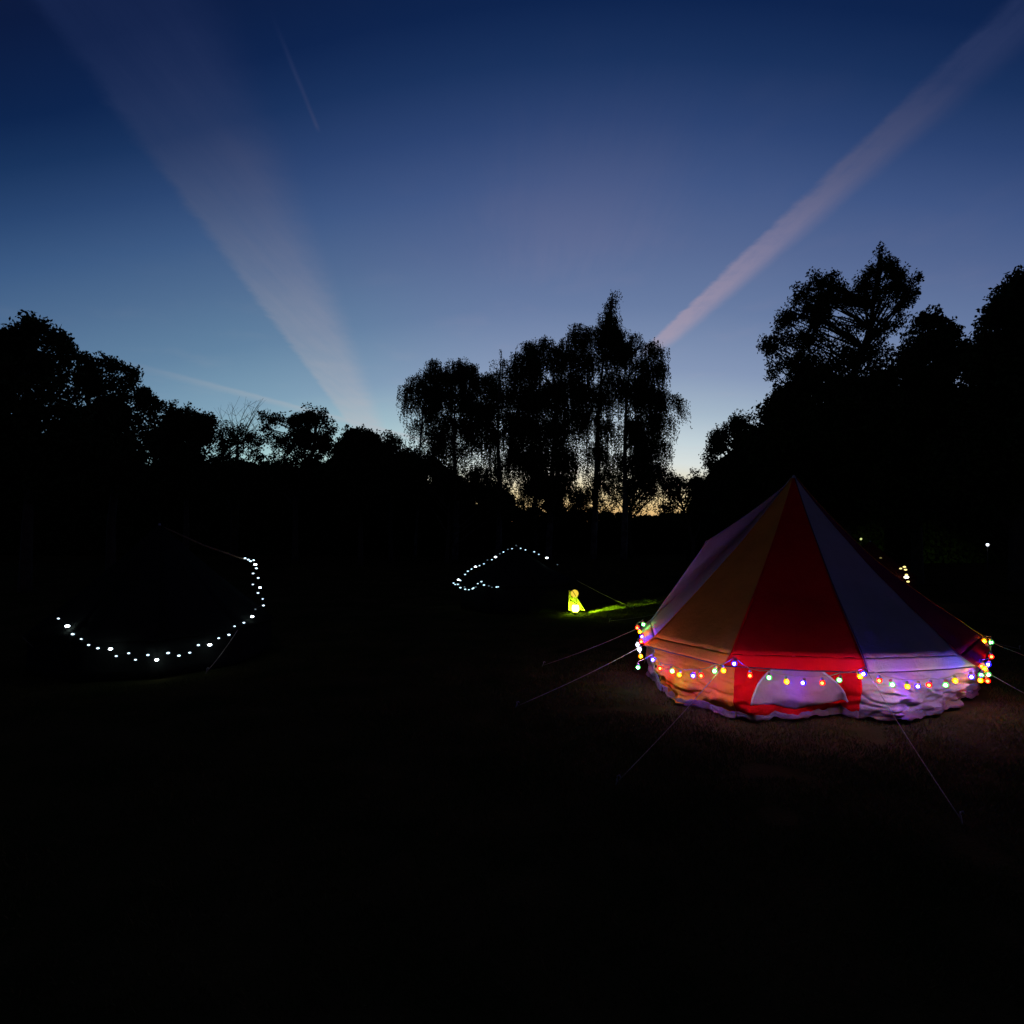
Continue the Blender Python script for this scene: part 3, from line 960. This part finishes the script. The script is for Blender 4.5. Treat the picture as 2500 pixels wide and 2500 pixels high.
# half-moon window in the red wall
f2 = wall_fns[2]
WL = [(1632, 1893), (1640, 1880), (1650, 1868), (1665, 1856), (1680, 1847), (1700, 1838), (1715, 1834)]
WR = [(1632, 1996), (1645, 2012), (1660, 2028), (1680, 2044), (1700, 2057), (1712, 2064), (1722, 2068)]


def interp(tab, y):
    for (y0, x0), (y1, x1) in zip(tab[:-1], tab[1:]):
        if y <= y1:
            return x0 + (x1 - x0) * (y - y0) / (y1 - y0)
    return tab[-1][1]


def on_wall(px, py, lift):
    u = (px - 1796) / (2100 - 1796)
    yt = 1606 + (1614 - 1606) * u
    v = (py - yt) / (1752 - yt)
    p = f2(min(1, max(0, u)), min(1, max(0, v)))
    out = (Vector((p.x, p.y, 0)) - CEN).normalized()
    return p + out * lift


def win_fn(u, v):
    k = v
    yl, yr = lerp(1622, 1716, k), lerp(1622, 1722, k)
    x = lerp(interp(WL, yl), interp(WR, yr), u)
    y = lerp(yl, yr, u) + 7 * math.sin(math.pi * u) * v
    return on_wall(x, y, 0.010)


win = grid_sheet('window', win_fn, 40, 16, M_MESH, RED_WALL, 0.002)
win['label'] = 'pale gauze half-moon window'
z1 = MB()
z1.tube([on_wall(interp(WL, lerp(1622, 1716, k / 14)), lerp(1622, 1716, k / 14), 0.016) for k in range(15)], 0.009, 0.009, 6)
# cannot go a level deeper, so the zips sit beside the window
z1.build('zip', M_ZIP, RED_WALL)
z2 = MB()
z2.tube([on_wall(interp(WR, lerp(1622, 1722, k / 14)), lerp(1622, 1722, k / 14), 0.016) for k in range(15)], 0.009, 0.009, 6)
z2.build('zip', M_ZIP, RED_WALL)

# peak cap and centre pole
cp = MB()
cp.lathe((APEX.x, APEX.y, APEX.z - 0.10), [(0.105, -0.02), (0.075, 0.03), (0.045, 0.08), (0.02, 0.12), (0.008, 0.14)], 12)
cp.build('peak_cap', M_CREAM, bell)
pl = MB()
pl.tube([Vector((APEX.x, APEX.y, 0)), APEX - Vector((0, 0, .05))], 0.019, 0.016, 8)
pl.build('pole', M_METAL, bell)
for i, gp in [(0, Gz(1327, 1624)), (1, Gz(1262, 1724)), (2, Gz(1507, 1909)), (3, Gz(2345, 1999)), (4, Gz(2640, 1760)), (5, Gz(2760, 1690)),
              (6, Vector((6.9, 8.3, 0))), (7, Vector((5.8, 10.4, 0))), (8, Vector((3.6, 11.0, 0))), (9, Vector((1.7, 10.6, 0)))]:
    gp.z = 0.0
    guy(bell, Vp[i], gp, 0.0033)

# ---- plain dark bell tents
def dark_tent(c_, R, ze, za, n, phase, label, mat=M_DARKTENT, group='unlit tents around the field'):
    root = empty('small_tent', c_, label, 'tent', group)
    A = Vector((c_[0], c_[1], za))
    E = [Vector((c_[0] + R * math.cos(phase + 2 * math.pi * k / n), c_[1] + R * math.sin(phase + 2 * math.pi * k / n), ze)) for k in range(n)]
    for k in range(n):
        a, b = E[k], E[(k + 1) % n]
        grid_sheet('roof_panel', roof_fn(a, b, A, 0.04), 4, 8, mat, root)

        def wf(u, v, a=a, b=b):
            p = lerp(a, b, u)
            q = Vector((p.x, p.y, lerp(ze - 0.01, 0.0, v)))
            cc = Vector((c_[0], c_[1], 0))
            o_ = (Vector((q.x, q.y, 0)) - cc)
            return q - o_ * 0.03 + o_.normalized() * noise.noise(q * 4) * 0.015
        grid_sheet('wall_panel', wf, 6, 4, mat, root)
    p = MB()
    p.tube([Vector((c_[0], c_[1], 0)), A + Vector((0, 0, 0.03))], 0.018, 0.014, 6)
    p.build('pole', M_METAL, root)
    return root, A, E


def on_cone(px, py, c_, R, ze, za, off=0.04):
    """where the sight line at px, py first meets the tent (or passes it closest)"""
    best = None
    Y = max(1.0, c_[1] - R * 1.6)
    while Y < c_[1] + R * 1.1:
        p = U(px, py, Y)
        r = math.hypot(p.x - c_[0], p.y - c_[1])
        rc = R + off if p.z < ze else (R * (za - p.z) / (za - ze) + off)
        d = r - rc
        if d <= 0:
            return p
        if best is None or d < best[0]:
            best = (d, p)
        Y += 0.02
    return best[1]


def ico_data(name, r, sub=2):
    bm = bmesh.new()
    bmesh.ops.create_icosphere(bm, subdivisions=sub, radius=r)
    me = bpy.data.meshes.new(name)
    bm.to_mesh(me)
    bm.free()
    me.shade_smooth()
    return me


# ------------------------------------------------------------------ coloured bulbs on the bell tent
BC = {
    'r': ('red', (1.0, 0.075, 0.030), (0.95, 0.018, 0.008), (195, 26, 11)),
    'y': ('yellow', (1.0, 0.60, 0.05), (0.98, 0.34, 0.0), (160, 90, 5)),
    'b': ('blue', (0.16, 0.14, 1.0), (0.035, 0.020, 0.80), (70, 54, 540)),
    'g': ('green', (0.35, 1.0, 0.42), (0.10, 0.48, 0.14), (38, 100, 44)),
    'w': ('white', (0.95, 0.95, 1.0), (0.75, 0.75, 0.85), (60, 56, 80)),
}
R_SHELL, R_CORE = 0.0235, 0.0125
shell_me, core_me = {}, {}
for k, (nm, tint, glow, core) in BC.items():
    me = ico_data('bulb_' + nm, R_SHELL, 3)
    for v in me.vertices:          # pear shape: narrows to the socket
        if v.co.z > 0:
            s = 1 - 0.35 * (v.co.z / R_SHELL) ** 2
            v.co.x *= s
            v.co.y *= s
            v.co.z *= 1.25
    me.materials.append(shell_mat('bulb_glass_' + nm, tint, glow))
    shell_me[k] = me
    mc = ico_data('filament_' + nm, R_CORE, 2)
    mc.materials.append(emit_mat('filament_' + nm, core, 1.0))
    core_me[k] = mc
sk = MB()
sk.lathe((0, 0, 0), [(0.013, 0.024), (0.014, 0.036), (0.010, 0.046)], 8)
socket_me = None

bulbs = [  # photo px, py, colour
    (1571, 1524, 'g'), (1556, 1532, 'r'), (1562, 1542, 'y'), (1566, 1554, 'b'), (1565, 1566, 'r'), (1557, 1574, 'w'), (1561, 1585, 'w'), (1564, 1602, 'y'), (1558, 1629, 'g'),
    (1594, 1610, 'b'), (1611, 1631, 'r'), (1641, 1638, 'g'), (1658, 1647, 'y'), (1692, 1649, 'b'), (1712, 1649, 'r'), (1745, 1638, 'g'), (1766, 1637, 'y'),
    (1793, 1620, 'b'), (1831, 1649, 'r'), (1878, 1654, 'g'), (1920, 1664, 'y'), (1961, 1667, 'b'), (2008, 1667, 'r'), (2049, 1660, 'g'), (2100, 1651, 'y'),
    (2109, 1645, 'b'), (2147, 1661, 'r'), (2178, 1671, 'g'), (2215, 1676, 'y'), (2240, 1675, 'b'), (2268, 1672, 'r'), (2309, 1672, 'g'), (2332, 1662, 'y'),
    (2371, 1652, 'b'), (2395, 1648, 'g'), (2413, 1646, 'g'), (2394, 1661, 'y'), (2411, 1662, 'r'), (2403, 1632, 'y'), (2397, 1626, 'r'), (2413, 1622, 'b'), (2420, 1603, 'r'), (2420, 1568, 'g'), (2403, 1565, 'y')]


def bulb_depth(px, py):
    ys = [(1556, 7.2), (1566, 6.7), (1572, 6.36), (1600, 6.12), (1650, 5.78), (1768, 5.34), (1796, 5.28), (2118, 5.17), (2345, 5.30), (2388, 5.40), (2412, 5.6), (2424, 6.2)]
    if px < 1572:
        return 7.15 - (py - 1524) / 60 * 0.85 if py < 1584 else 6.25
    if px > 2388 and py < 1645:
        return 5.42 + (1645 - py) / 77 * 0.95
    for (x0, y0), (x1, y1) in zip(ys[:-1], ys[1:]):
        if px <= x1:
            return y0 + (y1 - y0) * (px - x0) / (x1 - x0)
    return 6.2


string = empty('string_lights', (CEN.x, CEN.y - 1.9, 0.45), 'string of red, yellow, green, blue bulbs looped round the striped bell tent', 'string lights')
cab = MB()
BP = [U(px, py, bulb_depth(px, py) - 0.05) for px, py, c_ in bulbs]
pts = []
for i, p in enumerate(BP):
    q = p + Vector((0, 0, 0.058))
    pts.append(q)
    if i + 1 < len(BP):
        n_ = BP[i + 1] + Vector((0, 0, 0.058))
        pts.append(lerp(q, n_, 0.5) - Vector((0, 0, 0.06 * (n_ - q).length)))
cab.tube(pts, 0.0035, 0.0035, 5)
for v_ in (2, 3):
    near = min(BP, key=lambda p: (p - Vp[v_]).length)
    cab.tube([near + Vector((0, 0, .058)), Vp[v_]], 0.0025, 0.0025, 4)
cab.build('cable', M_CABLEW, string)
sock = MB()
socket_o = None
for i, (p, (px, py, k)) in enumerate(zip(BP, bulbs)):
    b = bpy.data.objects.new('bulb', shell_me[k])
    COL.objects.link(b)
    b.parent = string
    b.location = p - string.location
    b.rotation_euler = (random.uniform(-.35, .35), random.uniform(-.35, .35), random.uniform(0, 6))
    b['label'] = BC[k][0] + ' bulb'
    c2 = bpy.data.objects.new('filament', core_me[k])
    COL.objects.link(c2)
    c2.parent = b
    c2.location = (0.002, -0.002, -0.003)
    if socket_me is None:
        so = sk.build('socket', M_CABLEW)
        socket_me = so.data
    else:
        so = bpy.data.objects.new('socket', socket_me)
        COL.objects.link(so)
    so.parent = b
    so.location = (0, 0, -0.002)

# ------------------------------------------------------------------ left tent with white fairy lights
LC, LR, LZ, LA = (-4.62, 8.0, 0), 1.42, 0.42, 1.68
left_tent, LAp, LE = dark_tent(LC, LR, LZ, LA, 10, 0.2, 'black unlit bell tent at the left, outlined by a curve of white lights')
guy(left_tent, LE[9], Gz(505, 1640), 0.004)
guy(left_tent, LE[6], Gz(170, 1650), 0.003)
rd = MB()
ridge_end = on_cone(597, 1366, LC, LR, LZ, LA, 0.02)
rd.tube([LAp, lerp(LAp, ridge_end, .5) - Vector((0, 0, .03)), ridge_end], 0.012, 0.012, 5)
rd.build('ridge_pole', M_WOOD, left_tent)


def white_string(name, pixpts, where, label, col_, L, r, group, dim=()):
    pts_ = [where(px, py) for px, py in pixpts]
    root = empty(name, pts_[len(pts_) // 2], label, 'string lights', group)
    cb = MB()
    cb.tube([p + Vector((0, 0, r)) for p in pts_], 0.002, 0.002, 4)
    cb.build('cable', M_CABLE, root)
    me = ico_data('led', r, 2)
    me.materials.append(emit_mat(name + '_led', col_, L))
    me2 = ico_data('led_dim', r * 0.8, 2)
    me2.materials.append(emit_mat(name + '_led_dim', col_, L * 0.12))
    me3 = ico_data('led_big', r * 1.35, 2)
    me3.materials.append(emit_mat(name + '_led_bright', tuple(0.5 + 0.5 * v for v in col_), L * 5))
    for i, p in enumerate(pts_):
        m_ = me2 if i in dim else (me3 if i % 5 == 1 else me)
        b_ = bpy.data.objects.new('bulb', m_)
        COL.objects.link(b_)
        b_.parent = root
        b_.location = p - root.location
        k_ = random.uniform(0.8, 1.15)
        b_.scale = (1.35 * k_, k_, 0.75 * k_)
    return root


def c6(x, y):   # positions read off an enlarged view of the left tent
    return (80 + x * 640 / 1932, 1300 + y * 640 / 1932)


left_pts = [c6(*q) for q in [(190, 634), (255, 690), (295, 749), (358, 785), (412, 829), (480, 853), (573, 858), (615, 911), (707, 890), (757, 938), (849, 903), (913, 939), (997, 888), (1077, 908),
                             (1157, 886), (1220, 830), (1305, 828), (1370, 779), (1446, 754), (1487, 691), (1556, 665), (1617, 620), (1640, 566), (1700, 538), (1695, 490), (1660, 446), (1675, 406), (1622, 383),
                             (1662, 335), (1624, 302), (1648, 264), (1640, 236), (1605, 211), (1628, 204), (1588, 200), (1565, 190)]]
white_string('fairy_lights', left_pts, lambda x, y: on_cone(x, y, LC, LR, LZ, LA, 0.035),
             'curve of cold white fairy lights round the eave of the left tent', (0.62, 0.84, 1.0), 2.4, 0.013, 'white fairy lights', dim=(22,))

# ------------------------------------------------------------------ middle tent
MC, MR, MZ, MA = (U(1262, 1270, 12.6).x, 12.6, 0), 1.22, 0.50, 1.20
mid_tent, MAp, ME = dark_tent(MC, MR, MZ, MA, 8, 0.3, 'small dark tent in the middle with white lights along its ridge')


def c3(x, y):
    return (1100 + x * 300 / 1932, 1300 + y * 300 / 1932)


mid_pts = [c3(*q) for q in [(1680, 506), (1515, 400), (1388, 344), (1316, 304), (1178, 274), (1100, 251), (1034, 204), (967, 255), (902, 265), (831, 308), (775, 334), (707, 386), (650, 428), (580, 433), (524, 493), (455, 521), (391, 539),
                            (330, 575), (272, 608), (228, 660), (155, 755), (125, 742), (48, 795), (72, 818), (115, 815), (155, 868), (220, 857), (230, 893), (288, 900), (345, 885), (360, 873), (398, 857), (428, 804), (485, 772), (526, 826), (603, 840), (650, 862), (722, 858), (748, 855)]]
white_string('fairy_lights', mid_pts, lambda x, y: on_cone(x, y, MC, MR, MZ, MA, 0.03),
             'string of tiny white lights along the ridge of the middle tent', (0.55, 0.86, 1.0), 1.7, 0.015, 'white fairy lights', dim=(0, 6, 8, 10, 13, 26, 31, 35, 36))
guy(mid_tent, U(1408, 1417, 12.2), Gz(1545, 1484), 0.005)

# open door flap of the middle tent, lit by the lantern standing in front of it
flap_pts = [(1389, 1441), (1404, 1438), (1412, 1452), (1428, 1488), (1424, 1492), (1388, 1492)]
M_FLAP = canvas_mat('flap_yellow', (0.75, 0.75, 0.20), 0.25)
FY = 11.72


def flap_fn(u, v):
    left = (lerp(1389, 1387, v), lerp(1440, 1491, v))
    rx = lerp(1400, 1412, min(1, v / 0.3)) if v < 0.3 else lerp(1408, 1428, (v - 0.3) / 0.7)
    right = (rx, lerp(1444, 1490, v))
    p = U(lerp(left[0], right[0], u), lerp(left[1], right[1], u), FY - 0.10 * v - max(0.0, 1 - u / 0.12) * 0.42)  # left edge folded forward, shaped to block lantern light from the tent wall
    return p + Vector((0, 0.025 * math.sin(7 * u + 3 * v), 0))


fl = grid_sheet('door_flap', flap_fn, 24, 14, M_FLAP, mid_tent, 0.004)
fl['label'] = 'pale door flap glowing yellow-green'
fs = MB()
fs.tube([U(1390, 1464, 11.6), U(1402, 1470, 11.58), U(1412, 1478, 11.57), U(1425, 1488, 11.56)], 0.012, 0.010, 6)
fs.build('door_pole', M_CABLE, mid_tent)

# camping lantern on the grass
lp = Gz(1405, 1497)
lant = empty('camping_lantern', lp, 'glowing yellow-green camping lantern on the grass beside the middle tent', 'lantern')
lb = MB()
lb.lathe(tuple(lp), [(0.055, 0.0), (0.06, 0.01), (0.06, 0.025), (0.045, 0.032)], 14)
lb.build('base', M_PLASTIC, lant)
lg = MB()
lg.lathe(tuple(lp), [(0.042, 0.033), (0.062, 0.06), (0.066, 0.10), (0.055, 0.14), (0.035, 0.155)], 14)
lg.build('globe', emit_mat('lantern_globe', (0.62, 1.0, 0.04), 90.0), lant)
lc = MB()
lc.lathe(tuple(lp), [(0.040, 0.156), (0.040, 0.168), (0.020, 0.178)], 14)
lc.build('cap', M_PLASTIC, lant)
lh = MB()
lh.tube([lp + Vector((0.05 * math.cos(a), 0, 0.16 + 0.07 * math.sin(a))) for a in [math.pi * k / 10 for k in range(11)]], 0.003, 0.003, 5)
lh.build('handle', M_METAL, lant)
# added spot for the lit strip of grass, with an invented torch head
sd = bpy.data.lights.new('added_beam', 'SPOT')
sd.energy = 1700
sd.color = (0.55, 1.0, 0.02)
sd.spot_size = math.radians(20)
sd.spot_blend = 0.7
sd.shadow_soft_size = 0.01
so_ = bpy.data.objects.new('added_beam', sd)
COL.objects.link(so_)
so_.parent = lant
so_.location = (0.08, 0.0, 0.045)
tgt = Gz(1475, 1487) - (lp + Vector(so_.location))
so_.rotation_euler = tgt.to_track_quat('-Z', 'Y').to_euler()
th = MB()
dd = tgt.normalized()
th.tube([lp + Vector((0.04, 0, 0.05)), lp + Vector((0.045, 0, 0.05)) + dd * 0.035], 0.02, 0.026, 12)
th.build('added_spot_head', M_PLASTIC, lant)

# round lantern hanging at the top of the flap
rp = U(1403, 1449, 11.55)
rl = empty('hanging_lantern', rp, 'small round orange-yellow lantern hanging above the camping lantern', 'lantern')
me = ico_data('shade', 0.072, 3)
me.materials.append(emit_mat('round_lantern', (1.0, 0.72, 0.06), 1.0))
o = bpy.data.objects.new('shade', me)
COL.objects.link(o)
o.parent = rl
rb = MB()
rb.tube([rp + Vector((0.076 * math.cos(a) * 0.5 - 0.010, -0.072 * math.sin(a), 0.06 * math.cos(a) * -1)) for a in [math.pi * k / 12 for k in range(13)]], 0.006, 0.006, 5)
rb.build('band', M_PLASTIC, rl)
rb = MB()
rb.tube([rp + Vector((0, 0, 0.07)), rp + Vector((-0.02, 0.1, 0.16))], 0.003, 0.003, 4)
rb.build('cord', M_CABLE, rl)

# ------------------------------------------------------------------ tent behind on the right, with warm bulbs
RC, RR, RZ, RA = (U(2125, 1270, 14).x, 14.0, 0), 0.92, 0.50, 1.25
rt, RAp, RE = dark_tent(RC, RR, RZ, RA, 8, 0.1, 'small dark tent mostly hidden behind the striped bell tent', canvas_mat('canvas_maroon', (0.10, 0.02, 0.02), 0.05))
white_string('warm_string', [(2102, 1345), (2150, 1362), (2199, 1388), (2208, 1384), (2211, 1391), (2213, 1403), (2213, 1409), (2217, 1420)], lambda x, y: U(x, y, 12.9),
             'short drop of warm yellow bulbs right behind the striped tent', (1.0, 0.78, 0.26), 1.6, 0.026, 'warm bulbs behind', dim=(0, 1))


def garden_light(px, py, Y, label, col_, L, r):
    p = U(px, py, Y)
    root = empty('garden_light', (p.x, Y, 0), label, 'lamp')
    s = MB()
    s.tube([Vector((p.x, Y, -0.05)), Vector((p.x, Y, p.z - r))], 0.012, 0.012, 6)
    s.build('post', M_PLASTIC, root)
    h = MB()
    h.lathe((p.x, Y, p.z), [(r * .6, -r), (r, -r * .3), (r, r * .3), (r * .7, r)], 10)
    h.build('lamp_head', emit_mat('garden_lamp', col_, L), root)
    h = MB()
    h.lathe((p.x, Y, p.z), [(r * 1.2, r * 1.02), (r * 1.2, r * 1.3), (r * .3, r * 1.7)], 10)
    h.build('cap', M_PLASTIC, root)


garden_light(2102, 1316, 20, 'faint yellow-green lamp just over the right slope of the striped tent', (0.75, 0.85, 0.30), 1.0, 0.032)
garden_light(2411, 1330, 17, 'small white lamp alone in the dark at the far right', (0.85, 0.9, 1.0), 2.5, 0.036)

# ------------------------------------------------------------------ grass where the lights let it be seen
def blades(n, cx, cy, r0, r1, sx=1.0):
    a = rng.random(n) * 2 * math.pi
    r = r0 + (r1 - r0) * rng.random(n) ** 0.8
    x = cx + np.cos(a) * r * sx
    y = cy + np.sin(a) * r
    return np.stack([x, y], 1)


PT = np.concatenate([
    blades(150000, CEN.x, CEN.y, 1.75, 4.6, 1.05),
    blades(26000, LC[0], LC[1], 1.5, 3.0),
    blades(9000, 1.9, 12.2, 0.0, 1.4, 1.6),
    np.stack([rng.uniform(-3.0, 4.5, 50000), rng.uniform(2.2, 6.0, 50000)], 1)])
keep = (np.hypot(PT[:, 0] - CEN.x, PT[:, 1] - CEN.y) > 1.8) & (PT[:, 1] > 1.5)
PT = PT[keep]
clump_n = np.array([noise.noise(Vector((x * 2.2, y * 2.2, 0))) for x, y in PT])
PT = PT[clump_n > -0.45]
clump_n = clump_n[clump_n > -0.45]
n = len(PT)
H = (0.018 + 0.030 * rng.random(n)) * (1.0 + 0.7 * clump_n)
az = rng.random(n) * 2 * math.pi
wd = rng.uniform(0.0018, 0.0035, n)
lean = rng.normal(scale=0.5, size=(n, 2)) * H[:, None]
V = np.empty((n, 3, 3))
z0 = np.array([gh(x, y) for x, y in PT]) - 0.003
V[:, 0, 0] = PT[:, 0] - np.cos(az) * wd
V[:, 0, 1] = PT[:, 1] - np.sin(az) * wd
V[:, 0, 2] = z0
V[:, 1, 0] = PT[:, 0] + np.cos(az) * wd
V[:, 1, 1] = PT[:, 1] + np.sin(az) * wd
V[:, 1, 2] = z0
V[:, 2, 0] = PT[:, 0] + lean[:, 0]
V[:, 2, 1] = PT[:, 1] + lean[:, 1]
V[:, 2, 2] = z0 + H
tag(quads_mesh('grass', V.reshape(-1, 3), 3, M_GRASS), 'short trodden grass around the tents', 'grass', kind='stuff')
